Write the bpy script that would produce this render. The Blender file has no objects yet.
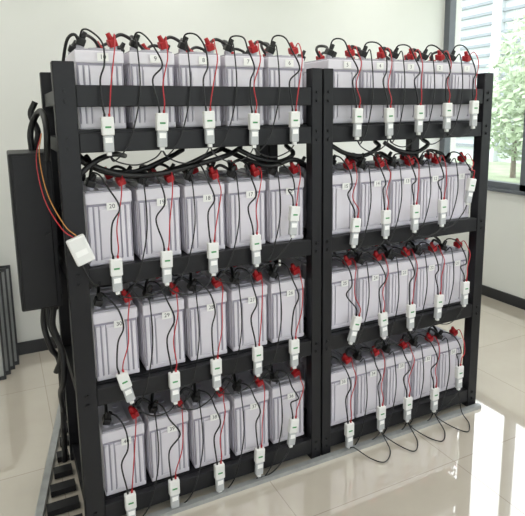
import bpy, bmesh, math, random
from mathutils import Vector, Matrix
random.seed(7)
S=bpy.context.scene
S.view_settings.view_transform='Standard'
S.view_settings.exposure=0.28
COL=S.collection

# ---------------- materials ----------------
def mat(name,col,rough=0.5,metal=0.0,noise=0.0,nscale=20,emit=None,estr=0,spec=0.5,bump=0.0,coat=0):
    m=bpy.data.materials.new(name); m.use_nodes=True
    nt=m.node_tree; b=nt.nodes['Principled BSDF']
    b.inputs['Base Color'].default_value=(*col,1); b.inputs['Roughness'].default_value=rough
    b.inputs['Metallic'].default_value=metal; b.inputs['Specular IOR Level'].default_value=spec
    b.inputs['Coat Weight'].default_value=coat
    if emit: 
        b.inputs['Emission Color'].default_value=(*emit,1); b.inputs['Emission Strength'].default_value=estr
    if noise or bump:
        tc=nt.nodes.new('ShaderNodeTexCoord'); n=nt.nodes.new('ShaderNodeTexNoise'); n.inputs['Scale'].default_value=nscale
        n.inputs['Detail'].default_value=4
        nt.links.new(tc.outputs['Object'],n.inputs['Vector'])
        if noise:
            r=nt.nodes.new('ShaderNodeValToRGB')
            r.color_ramp.elements[0].position=.3; r.color_ramp.elements[1].position=.7
            r.color_ramp.elements[0].color=(*[c*(1-noise) for c in col],1); r.color_ramp.elements[1].color=(*[min(1,c*(1+noise)) for c in col],1)
            nt.links.new(n.outputs['Fac'],r.inputs['Fac']); nt.links.new(r.outputs['Color'],b.inputs['Base Color'])
        if bump:
            bp=nt.nodes.new('ShaderNodeBump'); bp.inputs['Strength'].default_value=bump; bp.inputs['Distance'].default_value=.002
            nt.links.new(n.outputs['Fac'],bp.inputs['Height']); nt.links.new(bp.outputs['Normal'],b.inputs['Normal'])
    return m
def srgb(r,g,b):
    f=lambda c:((c/255)/12.92 if c/255<=.04045 else ((c/255+.055)/1.055)**2.4)
    return (f(r),f(g),f(b))
M={}
M['wall']=mat('wall_paint',srgb(218,219,214),.8,noise=.015,nscale=3)
M['ceil']=mat('ceiling_paint',srgb(235,235,232),.9,noise=.01,nscale=4)
M['black']=mat('rack_black_paint',srgb(19,19,23),.45,noise=.1,nscale=40,spec=.35)
M['case']=mat('battery_case_plastic',srgb(221,217,225),.45,noise=.02,nscale=8)
M['lid']=mat('battery_lid_plastic',srgb(165,163,172),.5,noise=.03,nscale=10)
M['groove']=mat('battery_groove_plastic',srgb(152,148,162),.6,noise=.02)  # groove shadow put into a darker colour; the lid caps share it
M['label']=mat('label_paper',srgb(242,242,240),.6,noise=.01)
M['ink']=mat('label_ink',srgb(40,40,50),.6)
M['red']=mat('terminal_red_rubber',srgb(170,20,28),.45,noise=.1,nscale=30)
M['redwire']=mat('red_wire_pvc',srgb(178,30,40),.4)
M['blk']=mat('cable_black_rubber',srgb(14,14,16),.45,noise=.1)
M['yel']=mat('yellow_wire_pvc',srgb(190,130,60),.4)
M['sens']=mat('sensor_white_plastic',srgb(226,226,224),.4,noise=.01)
M['sens2']=mat('sensor_grey_plastic',srgb(182,184,186),.45,noise=.03)
M['green']=mat('sensor_green_marking',srgb(60,140,80),.5)
M['lead']=mat('terminal_metal',srgb(150,150,150),.3,1)
M['galv']=mat('galvanised_steel',srgb(160,162,162),.4,.4,noise=.1,nscale=25)
M['base']=mat('baseboard_black',srgb(28,29,32),.35,noise=.05)
M['frame']=mat('window_frame_grey',srgb(92,97,103),.4,noise=.04)
M['cab']=mat('cabinet_dark_metal',srgb(24,24,27),.5,noise=.08,nscale=30,spec=.35)
M['white']=mat('white_laminate',srgb(225,226,226),.4,noise=.01)
M['panelgrey']=mat('panel_grey_mesh',srgb(185,188,186),.5,noise=.06,nscale=30)
M['leaf']=mat('leaf_green',srgb(180,197,166),.6,noise=.2,nscale=3)
M['bark']=mat('bark_brown',srgb(120,110,98),.9,noise=.2,bump=.5)
M['grass']=mat('grass_green',srgb(165,178,148),.95,noise=.2,nscale=2)
M['facade']=mat('facade_light',srgb(214,220,222),.7,noise=.04,nscale=1)
M['louver']=mat('facade_louver_grey',srgb(138,146,152),.5,noise=.05)
M['lamp']=mat('lamp_diffuser',(1,1,1),.5,emit=(1,.99,.97),estr=2.0)  # glow of the added ceiling fill panels
# glass
g=bpy.data.materials.new('window_glass'); g.use_nodes=True; nt=g.node_tree
for n in list(nt.nodes):
    if n.type!='OUTPUT_MATERIAL': nt.nodes.remove(n)
o=nt.nodes['Material Output']; t=nt.nodes.new('ShaderNodeBsdfTransparent'); gl=nt.nodes.new('ShaderNodeBsdfGlossy'); gl.inputs['Roughness'].default_value=.02
mx=nt.nodes.new('ShaderNodeMixShader'); mx.inputs[0].default_value=.08
nt.links.new(t.outputs[0],mx.inputs[1]); nt.links.new(gl.outputs[0],mx.inputs[2]); nt.links.new(mx.outputs[0],o.inputs[0]); M['glass']=g
# floor tiles
f=bpy.data.materials.new('floor_tile_glossy'); f.use_nodes=True; nt=f.node_tree; b=nt.nodes['Principled BSDF']
tc=nt.nodes.new('ShaderNodeTexCoord'); mp=nt.nodes.new('ShaderNodeMapping'); br=nt.nodes.new('ShaderNodeTexBrick')
mp.inputs['Location'].default_value=(.25,.3,0)
nt.links.new(tc.outputs['Object'],mp.inputs['Vector']); nt.links.new(mp.outputs['Vector'],br.inputs['Vector'])
br.offset=0; br.squash=1; br.inputs['Scale'].default_value=1; br.inputs['Brick Width'].default_value=.8; br.inputs['Row Height'].default_value=.8
br.inputs['Mortar Size'].default_value=.002; br.inputs['Mortar Smooth'].default_value=.1
br.inputs['Color1'].default_value=(*srgb(197,188,174),1); br.inputs['Color2'].default_value=(*srgb(200,191,177),1); br.inputs['Mortar'].default_value=(*srgb(168,159,146),1)
ns=nt.nodes.new('ShaderNodeTexNoise'); ns.inputs['Scale'].default_value=6; ns.inputs['Detail'].default_value=6
mxc=nt.nodes.new('ShaderNodeMixRGB'); mxc.blend_type='OVERLAY'; mxc.inputs[0].default_value=.08
nt.links.new(tc.outputs['Object'],ns.inputs['Vector']); nt.links.new(br.outputs['Color'],mxc.inputs[1]); nt.links.new(ns.outputs['Fac'],mxc.inputs[2])
nt.links.new(mxc.outputs[0],b.inputs['Base Color']); b.inputs['Roughness'].default_value=.04; b.inputs['IOR'].default_value=1.9
b.inputs['Coat Weight'].default_value=1; b.inputs['Coat Roughness'].default_value=.012; b.inputs['Coat IOR'].default_value=1.9
M['floor']=f

# ---------------- mesh builder ----------------
class MB:
    def __init__(s): s.v=[];s.f=[];s.m=[];s.mats=[]
    def mi(s,m):
        if m not in s.mats: s.mats.append(m)
        return s.mats.index(m)
    def add(s,vs,fs,m):
        o=len(s.v); s.v+= [tuple(v) for v in vs]; k=s.mi(m)
        for f in fs: s.f.append([i+o for i in f]); s.m.append(k)
    def box(s,a,b,m,R=None):
        x0,y0,z0=a;x1,y1,z1=b
        vs=[Vector(p) for p in [(x0,y0,z0),(x1,y0,z0),(x1,y1,z0),(x0,y1,z0),(x0,y0,z1),(x1,y0,z1),(x1,y1,z1),(x0,y1,z1)]]
        if R is not None: vs=[R@v for v in vs]
        s.add(vs,[(0,3,2,1),(4,5,6,7),(0,1,5,4),(1,2,6,5),(2,3,7,6),(3,0,4,7)],m)
    def cbox(s,a,b,m,c=.004,R=None):
        bm=bmesh.new(); bmesh.ops.create_cube(bm,size=1)
        for v in bm.verts: v.co=Vector([(a[i]+b[i])/2+v.co[i]*(b[i]-a[i]) for i in range(3)])
        bmesh.ops.bevel(bm,geom=bm.edges[:],offset=c,segments=2,affect='EDGES',profile=.5)
        bm.verts.ensure_lookup_table(); bm.verts.index_update()
        vs=[v.co.copy() for v in bm.verts]
        if R is not None: vs=[R@v for v in vs]
        s.add(vs,[[v.index for v in f.verts] for f in bm.faces],m); bm.free()
    def cyl(s,p,q,r,m,n=12,r2=None):
        p=Vector(p);q=Vector(q);d=(q-p).normalized(); r2=r if r2 is None else r2
        a=d.orthogonal().normalized(); b=d.cross(a)
        vs=[];
        for k in range(n):
            t=2*math.pi*k/n; w=a*math.cos(t)+b*math.sin(t); vs.append(p+w*r)
        for k in range(n):
            t=2*math.pi*k/n; w=a*math.cos(t)+b*math.sin(t); vs.append(q+w*r2)
        fs=[(k,(k+1)%n,n+(k+1)%n,n+k) for k in range(n)]+[list(range(n))[::-1],list(range(n,2*n))]
        s.add(vs,fs,m)
    def mesh(s,name):
        me=bpy.data.meshes.new(name); me.from_pydata(s.v,[],s.f)
        for m in s.mats: me.materials.append(M[m])
        me.polygons.foreach_set('material_index',s.m); me.update(); return me
    def obj(s,name,parent=None,loc=(0,0,0)):
        o=bpy.data.objects.new(name,s.mesh(name)); COL.objects.link(o); o.location=loc
        if parent: o.parent=parent
        return o
def empty(name,loc=(0,0,0)):
    o=bpy.data.objects.new(name,None); COL.objects.link(o); o.location=loc; o.empty_display_size=.1; return o
def catmull(P,n=6):
    P=[Vector(p) for p in P]; Q=[P[0]*2-P[1]]+P+[P[-1]*2-P[-2]]; out=[]
    for i in range(1,len(Q)-2):
        a,b,c,d=Q[i-1:i+3]
        for k in range(n):
            t=k/n; out.append(.5*((2*b)+(c-a)*t+(2*a-5*b+4*c-d)*t*t+(3*b-a-3*c+d)*t**3))
    out.append(P[-1]); return out
def wires(name,paths,r,m,parent=None,n=6):
    cu=bpy.data.curves.new(name,'CURVE'); cu.dimensions='3D'; cu.bevel_depth=r; cu.bevel_resolution=2; cu.use_fill_caps=True
    for P in paths:
        pts=catmull(P,n); sp=cu.splines.new('POLY'); sp.points.add(len(pts)-1)
        for i,p in enumerate(pts): sp.points[i].co=(*p,1)
        sp.use_smooth=True
    cu.materials.append(M[m]); o=bpy.data.objects.new(name,cu); COL.objects.link(o)
    if parent: o.parent=parent
    return o

# ---------------- room ----------------
XL,XR,YF,YB,H=-3.2,2.46,-3.6,1.836,3.0
b=MB(); b.box((XL-.2,YF-.2,-.1),(XR+.2,YB+.2,0),'floor'); b.obj('floor')
b=MB(); b.box((XL-.2,YF-.2,H),(XR+.2,YB+.2,H+.1),'ceil'); b.obj('ceiling')
b=MB(); b.box((XL-.2,YB,0),(XR+.2,YB+.2,H),'wall'); b.obj('wall_back')
b=MB(); b.box((XL-.2,YF,0),(XL,YB,H),'wall'); b.obj('wall_left')
SILL=.934; WY0,WY1,WZ1=-2.6,1.83,2.8
def wall_open(name,axis,pos0,pos1,u0,u1,a0,a1,z0,z1):
    b=MB()
    def bx(ua,ub,za,zb):
        if axis=='x': b.box((pos0,ua,za),(pos1,ub,zb),'wall')
        else: b.box((ua,pos0,za),(ub,pos1,zb),'wall')
    bx(u0,u1,0,z0); bx(u0,u1,z1,H); bx(u0,a0,z0,z1); bx(a1,u1,z0,z1)
    return b.obj(name)
wall_open('wall_right','x',XR,XR+.2,YF,YB,WY0,WY1,SILL,WZ1)
wall_open('wall_front','y',YF-.2,YF,XL-.2,XR+.2,-2.4,2.0,.9,2.7)  # unseen opening added to let sky light in from behind the camera
b=MB()
x0,x1=XR+.0,XR+.07
b.box((x0,WY0,SILL),(x1,WY1,SILL+.05),'frame'); b.box((x0,WY0,WZ1-.06),(x1,WY1,WZ1),'frame')
ys=[WY0+.03+i*(WY1-WY0-.06)/5 for i in range(6)]
for y in ys: b.box((x0,y-.032,SILL),(x1,y+.032,WZ1),'frame')
b.box((x0+.03,WY0,SILL),(x0+.036,WY1,WZ1),'glass')
b.box((XR-.03,WY0,SILL-.025),(XR+.03,WY1,SILL+.002),'frame')
b.obj('window_1')
b=MB(); y0,y1=YF-.1,YF-.04  # unseen window added behind the camera to light the battery fronts
b.box((-2.4,y0,.9),(2.0,y1,.96),'frame'); b.box((-2.4,y0,2.64),(2.0,y1,2.7),'frame')
for i in range(6): 
    x=-2.37+i*(4.34/5); b.box((x-.03,y0,.9),(x+.03,y1,2.7),'frame')
b.box((-2.4,y0+.03,.9),(2.0,y0+.036,2.7),'glass'); b.obj('window_2')
BH=.085
b=MB(); b.box((XL,YB-.012,0),(XR,YB,BH),'base'); b.obj('baseboard_back')
b=MB(); b.box((XR-.012,YF,0),(XR,YB-.012,BH),'base'); b.obj('baseboard_right')
b=MB(); b.box((XL,YF,0),(XL+.012,YB-.012,BH),'base'); b.obj('baseboard_left')
for x in (-1.9,-.1,1.6):  # unseen ceiling panels added as fill light for the rack
    for y in (-2.2,-.4,1.1):
        b=MB(); b.box((x-.3,y-.3,H-.03),(x+.3,y+.3,H),'white'); b.box((x-.28,y-.28,H-.034),(x+.28,y+.28,H-.03),'lamp')
        e=empty('ceiling_panel_lamp',(0,0,0)); b.obj('panel',e)
        L=bpy.data.lights.new('panel_light','AREA'); L.size=.55; L.energy=6.0; L.color=(1,.98,.95)
        lo=bpy.data.objects.new('panel_light',L); COL.objects.link(lo); lo.location=(x,y,H-.04); lo.parent=e

# ---------------- rack ----------------
HR=1.74; D=.55
ROW=[(1.505,1.80),(1.03,1.31),(.575,.865),(.10,.385)]
BHT=.285
def rack(xa,xb,pw0,pw1,name):
    e=empty(name,(0,0,0))
    b=MB()
    for (a,c) in ((xa,xa+pw0),(xb-pw1,xb)):
        b.cbox((a,0,0),(c,.05,HR),'black',.003)
        b.cbox((a,D-.05,0),(c,D,HR),'black',.003)
        b.box((a,-.012,0),(c,0.0,.008),'black')
    b.obj('posts',e)
    ia,ib=xa+pw0,xb-pw1
    b=MB()
    for zt,_ in ROW:
        b.cbox((ia,.004,zt-.068),(ib,.034,zt),'black',.003)
        b.cbox((ia,D-.034,zt-.068),(ib,D-.004,zt),'black',.003)
        for a in (ia,ib-.03): b.box((a,.034,zt-.06),(a+.03,D-.034,zt-.02),'black')
    b.cbox((ia,.004,1.592),(ib,.034,1.664),'black',.003)
    b.cbox((ia,D-.034,1.592),(ib,D-.004,1.664),'black',.003)
    for zt,_ in ROW:
        for (a,c) in ((xa+.01,xa+pw0-.01),(xb-pw1+.01,xb-.01)):
            b.box((a,.05,zt-.07),(c,D-.05,zt-.02),'black')
    for (a,c) in ((xa+.01,xa+pw0-.01),(xb-pw1+.01,xb-.01)):
        b.box((a,.05,1.6),(c,D-.05,1.65),'black')
    b.obj('beams',e)
    b=MB()
    for zt,bt in ROW:
        z=bt-BHT
        b.box((ia+.001,.036,z-.012),(ib-.001,D-.036,z-.001),'black')
    b.obj('shelf_plates',e)
    b=MB()
    for zt in [r[0] for r in ROW]+[1.664]:
        for x in (xa+pw0*.5,xb-pw1*.5):
            for dz in (.018,.054): b.cyl((x,0,zt-dz),(x,-.006,zt-dz),.007,'black',6)
    b.obj('bolts',e)
    return ia,ib
bays=[rack(-1.0,.032,.07,.048,'battery_rack'), rack(.040,1.012,.047,.06,'battery_rack')]

# ---------------- battery mesh ----------------
BW,BD=.165,.218
def battery_mesh():
    b=MB(); w=BW/2; h=BHT-.018
    b.cbox((-w+.003,.004,0),(w-.003,BD-.004,h-.036),'case',.004)
    b.cbox((-w,0,h-.042),(w,BD,h),'case',.004)
    b.cbox((-w+.006,.006,h-.001),(w-.006,BD-.006,h+.006),'lid',.002)
    for y0,y1 in ((-.0015,.005),(BD-.005,BD+.0015)):
        for x in (-.066,-.046,.046,.066): b.box((x-.006,y0,.02),(x+.006,y1,h-.052),'case')
        b.box((-w+.006,y0,.008),(w-.006,y1,.02),'case')
        b.box((-.034,y0,.028),(.034,y1,h-.060),'case')
    b.box((-w+.005,.0028,h-.050),(w-.005,.0045,h-.041),'groove')
    for x in (-.0375,.0375,-.056,.056,-.0755,.0755): b.box((x-.0022,.0025,.02),(x+.0022,.0041,h-.05),'groove')  # dark strips paint the shade between the ribs
    for sx in (-1,1):
        for y in (.03,.06,.09,.12,.15,.185):
            b.box((sx*w-.003 if sx>0 else -w+.0005,y-.004,.02),(w-.0005 if sx>0 else -w+.003,y+.004,h-.05),'case')
    b.cbox((-.03,.03,h+.005),(.03,BD-.03,h+.012),'lid',.002)
    for y in (.06,.11,.16): b.cyl((0,y,h+.012),(0,y,h+.015),.012,'groove',12)
    for sx,m in ((-1,'blk'),(1,'red')):
        x=sx*.056
        b.cyl((x,.04,h+.004),(x,.04,h+.02),.014,'lid',10)
        b.cyl((x,.04,h+.02),(x,.04,h+.034),.007,'lead',6)
        R=Matrix.Translation((x,.04,h+.024))@Matrix.Rotation(sx*-.35,4,'Y')@Matrix.Rotation(.25,4,'X')
        b.cbox((-.015,-.017,-.004),(.015,.020,.022),m,.004,R)
        b.cyl(R@Vector((0,.0,.016)),R@Vector((sx*-.004,.004,.044)),.011,m,8,.008)
    return b.mesh('battery')
BM=battery_mesh()
def lab_mesh():
    b=MB(); b.box((-.019,-.001,-.014),(.019,0,.014),'label'); return b.mesh('label')
LM=lab_mesh()
labels=[[10,20,30,40],[5,15,25,35]]
def battery_bank(ia,ib,bay,row):
    e=empty('battery_bank',(0,0,0)); pitch=(ib-ia)/5; z=ROW[row][1]-BHT
    xs=[]
    for i in range(5):
        x=ia+pitch*(i+.5); xs.append(x)
        for j,y in enumerate((.045,.283)):
            o=bpy.data.objects.new('battery_%d'%(i+1+5*j),BM); COL.objects.link(o); o.parent=e
            o.location=(x+random.uniform(-.002,.002),y+random.uniform(0,.004),z)
            if j==1: continue
            l=bpy.data.objects.new('label_%d'%(i+1),LM); COL.objects.link(l); l.parent=e
            zz=z+BHT-.018-(.052 if row!=0 else .022); l.location=(x+.01,.0425,zz)
            t=bpy.data.curves.new('number','FONT'); t.body=str(labels[bay][row]-i); t.size=.022; t.align_x='CENTER'; t.align_y='CENTER'
            t.materials.append(M['ink']); to=bpy.data.objects.new('number_%d'%(i+1),t); COL.objects.link(to); to.parent=e
            to.location=(x+.01,.0412,zz); to.rotation_euler=(math.pi/2,0,0)
    P=[]; top=z+BHT+.018
    for i in range(4):
        a=xs[i]+.056; c=xs[i+1]-.056
        P.append([(a,.085,top-.012),(a+.004,.1,top+.012),((a+c)/2,.115,top+.03),(c-.004,.1,top+.012),(c,.085,top-.012)])
        P.append([(a,.323,top-.012),(a+.004,.33,top+.012),((a+c)/2,.345,top+.026),(c-.004,.33,top+.012),(c,.323,top-.012)])
    for i in range(5):
        a=xs[i]-.056; r=random.uniform(-.012,.012)
        P.append([(a,.09,top-.01),(a+.01,.12,top+.022),(a+.03+r,.2,top+.034),(a+.07+r,.28,top+.026),(xs[i]+.056,.323,top-.01)])
    wires('jumper_cables',P,.0062,'blk',e)
    return xs,top

# ---------------- sensors ----------------
def sens_mesh():
    b=MB()
    b.cbox((-.021,-.012,-.005),(.021,.012,.058),'sens',.004)
    b.cbox((-.017,-.010,-.062),(.017,.010,-.005),'sens2',.004)
    b.box((-.010,-.0128,.020),(.010,-.0118,.026),'green')
    b.box((-.012,-.0108,-.030),(.012,-.0098,-.012),'label')
    b.cbox((-.008,-.007,-.074),(.008,.007,-.060),'sens',.002)
    b.cyl((-.008,0,.056),(-.008,0,.068),.004,'blk',8); b.cyl((.008,0,.056),(.008,0,.068),.004,'redwire',8)
    return b.mesh('sensor')
SM=sens_mesh()
def harness(xs,top,bay,row,spec):
    e=empty('battery_monitor_harness',(0,0,0)); bl=[];rd=[];dt=[]; ends=[]
    for i,(dx,z,ang) in enumerate(spec):
        sx=xs[i]+dx; Y=-.022
        o=bpy.data.objects.new('sensor_%d'%(i+1),SM); COL.objects.link(o); o.parent=e; o.location=(sx,Y,z); o.rotation_euler=(0,ang,0)
        up=Vector((math.sin(ang),0,math.cos(ang))); rt=Vector((math.cos(ang),0,-math.sin(ang)))
        T=Vector((sx,Y,z))+up*.066
        a=T-rt*.008; c=T+rt*.008
        xl=xs[i]-.056; xr=xs[i]+.056; L=top-T.z
        j=lambda s=.01: random.uniform(-s,s)
        hh=j(.012)
        bl.append([(xl,.085,top-.01),(xl+.004,.06,top+.038+hh),(xl+.028+j(),.022,top+.034+hh),(xl+.052+j(),-.004,top-.016),(xs[i]+.014+j(.016),-.012,top-.055-.12*L),
                   (xs[i]-.016+j(.014),-.016,top-.55*L),(a.x-.004,Y,a.z+.03),tuple(a)])
        rd.append([(xr,.085,top-.005),(xr-.002,.05,top+.022),(xr-.008+j(.005),.018,top-.008),(xr-.016+j(),-.004,top-.25*L),(xs[i]+.02+j(.014),-.014,top-.6*L),(c.x+.004,Y,c.z+.03),tuple(c)])
        ends.append((Vector((sx,Y,z))-up*.072,T))
    for i in range(len(ends)-1):
        p=ends[i][0]; q=ends[i+1][0]; m=(p+q)/2; dz=random.uniform(.03,.06)
        zmin=.006
        mm=lambda v,d:(v.x,v.y,max(zmin,v.z-d))
        p2=p+(q-p)*.15; q2=p+(q-p)*.85
        dt.append([tuple(p),mm(p2,dz*.6),mm(m,dz),mm(q2,dz*.6),tuple(q)])
        u=Vector((xs[i+1]-.056,.06,top-.02))
        dt.append([tuple(p),(p.x+.02,-.02,max(zmin,p.z-.02)),(p.x+(u.x-p.x)*.6,-.016,p.z+.05),(u.x-.006,-.006,(p.z+u.z)/2+.03),(u.x-.004,.02,u.z+.02),tuple(u)])
    if row==3 and bay==1:
        for i in range(4):
            p=ends[i][0]; q=ends[i+1][0]
            dt.append([tuple(p),(p.x+.01,-.05,.03),(p.x+.05,-.12,.007),(p.x*.5+q.x*.5,-.17,.007),(q.x-.02,-.12,.007),(q.x,-.05,.03),tuple(q)])
    wires('black_leads',bl,.0032,'blk',e); wires('red_leads',rd,.0022,'redwire',e); wires('data_leads',dt,.0026,'blk',e)
SP={
(0,0):[(0,1.50,0),(.005,1.51,.03),(0,1.515,-.02),(0,1.505,.02),(-.005,1.51,0)],
(0,1):[(0,1.005,0),(0,1.01,.03),(0,1.02,0),(0,1.03,-.03),(-.01,1.13,.1)],
(0,2):[(.01,.575,-.25),(.01,.53,0),(0,.545,0),(0,.56,0),(-.01,.555,0)],
(0,3):[(0,.080,0),(-.01,.080,0),(0,.085,0),(0,.10,.05),(-.02,.19,.15)],
(1,0):[(.02,1.52,.02),(.015,1.52,-.03),(.01,1.53,0),(.005,1.54,0),(0,1.55,0)],
(1,1):[(.015,1.05,.1),(.01,1.07,0),(.005,1.08,0),(0,1.09,0),(0,1.18,.2)],
(1,2):[(.02,.60,.3),(.01,.59,-.1),(0,.60,0),(0,.62,.05),(.0,.66,0)],
(1,3):[(.0,.085,0),(.01,.12,0),(0,.125,0),(0,.13,0),(-.01,.21,0)],
}
for bay,(ia,ib) in enumerate(bays):
    for row in range(4):
        xs,top=battery_bank(ia,ib,bay,row)
        harness(xs,top,bay,row,SP[(bay,row)])

# thick power cables slung between the rows
P=[]
P.append([(-.90,.10,1.42),(-.86,.06,1.37),(-.7,.09,1.335),(-.55,.1,1.36),(-.42,.1,1.41),(-.33,.2,1.42)])
P.append([(-.95,.3,1.44),(-.88,.16,1.38),(-.74,.12,1.35),(-.6,.14,1.39),(-.5,.22,1.42)])
P.append([(-.92,.2,1.43),(-.9,.07,1.40),(-.8,.05,1.355),(-.66,.05,1.345),(-.5,.06,1.37),(-.36,.08,1.40),(-.25,.2,1.42)])
P.append([(-.98,.30,1.20),(-.95,.07,1.33),(-.88,.05,1.40),(-.8,.12,1.42),(-.72,.3,1.40)])
P.append([(-.30,.12,1.42),(-.22,.1,1.38),(-.12,.1,1.36),(-.05,.1,1.39),(-.03,.2,1.42)])
P.append([(-.34,.2,1.42),(-.2,.06,1.35),(-.08,.06,1.37),(.0,.08,1.34),(.05,.12,1.28)])
P.append([(-.96,.45,.95),(-.93,.3,.92),(-.85,.2,.905),(-.7,.2,.92),(-.6,.25,.95)])
P.append([(-.96,.45,.48),(-.93,.3,.45),(-.85,.2,.435),(-.7,.2,.45),(-.6,.25,.49)])
for x in (.3,.6): P.append([(x-.15,.12,1.42),(x-.08,.1,1.38),(x+.02,.1,1.365),(x+.12,.12,1.4),(x+.16,.2,1.42)])
wires('power_cable_bundle',P,.010,'blk')
# thinner lead from the first top battery down behind the end post
wires('battery_end_lead',[[(-.895,.085,1.80),(-.91,.08,1.835),(-.935,.09,1.82),(-.95,.12,1.75),(-.955,.14,1.68)]],.0055,'blk')

# ---------------- control box on the rack's end ----------------
e=empty('control_cabinet')
b=MB()
b.cbox((-1.15,.24,.83),(-1.003,.50,1.43),'cab',.006)
b.cbox((-1.14,.232,.84),(-1.02,.241,1.42),'cab',.003)
b.cyl((-1.035,.232,1.12),(-1.035,.222,1.12),.010,'cab',10)
b.cyl((-1.06,.42,.83),(-1.06,.42,.79),.018,'blk',10); b.cyl((-1.03,.34,.83),(-1.03,.34,.79),.018,'blk',10)
b.obj('enclosure',e)
P=[[(-1.06,.42,.80),(-1.07,.42,.70),(-1.05,.40,.6),(-1.02,.42,.52),(-1.02,.44,.3),(-1.03,.45,.04)],
   [(-1.03,.34,.80),(-1.04,.34,.72),(-1.02,.33,.64),(-1.02,.36,.56),(-1.04,.38,.5)],
   [(-1.045,.38,.82),(-1.05,.36,.72),(-1.015,.3,.62),(-1.02,.28,.5),(-1.03,.35,.42),(-1.02,.42,.3)],
   [(-1.06,.4,1.43),(-1.06,.4,1.50),(-1.04,.38,1.56),(-1.02,.3,1.58),(-1.015,.2,1.52),(-1.02,.22,1.40)]]
P.append([(-1.03,.46,1.62),(-1.05,.46,1.57),(-1.03,.44,1.50),(-1.05,.43,1.43)])
wires('cabinet_cables',P,.012,'blk',e)
e=empty('temperature_probe')
b=MB(); R=Matrix.Translation((-.955,-.02,1.11))@Matrix.Rotation(-.35,4,'Y')
b.cbox((-.032,-.014,-.052),(.032,.012,.047),'sens',.006,R); b.box((-.02,-.0155,-.02),(.02,-.0138,.0),'label',R)
b.obj('housing',e)
wires('yellow_lead',[[(-1.03,.25,1.5),(-1.05,.15,1.42),(-1.04,.05,1.3),(-1.0,-.02,1.2),(-.965,-.022,1.16)]],.0018,'yel',e)
wires('red_lead',[[(-1.03,.26,1.5),(-1.06,.17,1.41),(-1.05,.06,1.28),(-1.01,-.02,1.19),(-.975,-.022,1.155)]],.0018,'redwire',e)
wires('black_lead',[[(-.955,-.02,1.06),(-.93,-.03,1.0),(-.9,-.01,.97),(-.88,.03,1.0)]],.003,'blk',e)

# ---------------- base frame with slats beside / behind the rack ----------------
e=empty('floor_support_frame')
b=MB()
def rail(p,q,w,h,m,z0=0):
    p=Vector(p);q=Vector(q);d=(q-p).normalized(); n=Vector((-d.y,d.x,0))*w/2
    vs=[p-n,p+n,q+n,q-n]; vs=[Vector((v.x,v.y,z0)) for v in vs]+[Vector((v.x,v.y,z0+h)) for v in vs]
    b.add(vs,[(0,3,2,1),(4,5,6,7),(0,1,5,4),(1,2,6,5),(2,3,7,6),(3,0,4,7)],m)
rail((-1.19,0,0),(-.9,1.42,0),.03,.035,'galv')
for i in range(12):
    y=.07+i*.115; x=-1.165+ (y/1.42)*.29
    if y<.56: b.box((x,y-.025,.005),(-1.005,y+.025,.03),'black')
    else: b.box((x,y-.025,.005),(-.2,y+.025,.03),'black')
b.obj('left_section',e)
b=MB()
b.box((-.995,-.04,0),(1.01,-.014,.018),'galv'); b.obj('front_channel',e)

# ---------------- leaning framed panels, far left ----------------
for i in range(4):
    w,h=.33,.64
    b=MB(); R=Matrix.Translation((-1.175-.026*i-w,1.68-.06*i,0))@Matrix.Rotation(math.radians(-9+1.2*i),4,'X')
    b.box((0,.008,.02),(w,.016,h-.02),'panelgrey',R)
    for a,c in (((0,0,0),(w,.022,.022)),((0,0,h-.022),(w,.022,h)),((0,0,.022),(.014,.022,h-.022)),((w-.012,0,.022),(w,.022,h-.022))): b.box(a,c,'base',R)
    b.obj('framed_panel')

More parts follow.
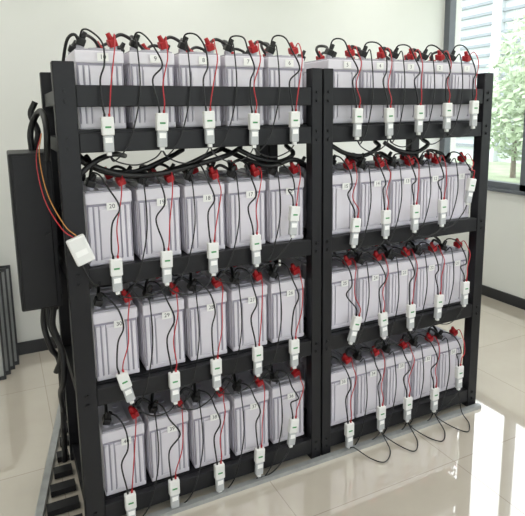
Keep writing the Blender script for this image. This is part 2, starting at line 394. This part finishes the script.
# ---------------- outside ----------------
b=MB(); b.box((XR+.3,-20,-.3),(40,40,-.15),'grass'); b.box((-30,-30,-.3),(XR+.3,YF-.3,-.15),'grass'); b.obj('ground_outside')
b=MB(); b.box((14,8.2,-.15),(20,24,9),'facade')
z=.3
while z<8.8:
    b.box((13.85,8.2,z),(14.0,24,z+.09),'louver'); b.box((14,8.05,z),(20,8.2,z+.09),'louver'); z+=.34
for y in (11,14,17,20): b.box((13.8,y,-.15),(14,y+.35,9),'facade')
b.obj('office_building')
def tree(x,y,s):
    b=MB(); b.cyl((x,y,-.15),(x,y,1.8*s),.09*s,'bark',8,.05*s)
    for k in range(6):
        t=k; b.cyl((x,y,(.7+.15*k)*s),(x+math.cos(t)*.6*s,y+math.sin(t)*.6*s,(1.5+.2*k)*s),.035*s,'bark',6,.015*s)
    for i in range(2600):
        while 1:
            p=Vector([random.uniform(-1,1) for _ in range(3)])
            if .25<p.length<1: break
        c=Vector((x+p.x*1.1*s,y+p.y*1.1*s,1.75*s+p.z*1.4*s)); 
        u=Vector([random.gauss(0,1) for _ in range(3)]).normalized(); v=u.orthogonal().normalized(); l=.10*s
        b.add([c-u*l,c-v*l*.45,c+u*l,c+v*l*.45],[(0,1,2,3)],'leaf')
    b.obj('garden_tree')
tree(9.9,6.0,1.3); tree(10.6,7.6,.8); tree(8.5,0.5,1.2); tree(9,-4,1.2)

# ---------------- world / light ----------------
w=bpy.data.worlds.new('overcast_sky'); S.world=w; w.use_nodes=True; nt=w.node_tree
bg=nt.nodes['Background']; bg.inputs['Color'].default_value=(.91,.96,1,1); bg.inputs['Strength'].default_value=2.9
sun=bpy.data.lights.new('sun','SUN'); sun.energy=1.0; sun.angle=.3; so=bpy.data.objects.new('sun',sun); COL.objects.link(so)
so.rotation_euler=(math.radians(40),0,math.radians(-150)); so.location=(0,0,8)

# ---------------- camera ----------------
yaw,pitch,roll=.453,.166,-.014; fpx=537.46; cyv=203.7
cyw,syw=math.cos(yaw),math.sin(yaw); cp,sp=math.cos(pitch),math.sin(pitch)
F=Vector((syw*cp,cyw*cp,-sp)); Rr=Vector((cyw,-syw,0)); U=Rr.cross(F)
c,s=math.cos(roll),math.sin(roll); R2=c*Rr+s*U; U2=-s*Rr+c*U
cam=bpy.data.cameras.new('camera'); co=bpy.data.objects.new('camera',cam); COL.objects.link(co)
mw=Matrix((( R2.x,U2.x,-F.x,-1.176),(R2.y,U2.y,-F.y,-1.908),(R2.z,U2.z,-F.z,1.561),(0,0,0,1)))
co.matrix_world=mw
cam.sensor_fit='HORIZONTAL'; cam.sensor_width=36; cam.lens=36*fpx/525
cam.shift_y=-(258-cyv)/525; cam.shift_x=0; cam.clip_start=.05
S.camera=co
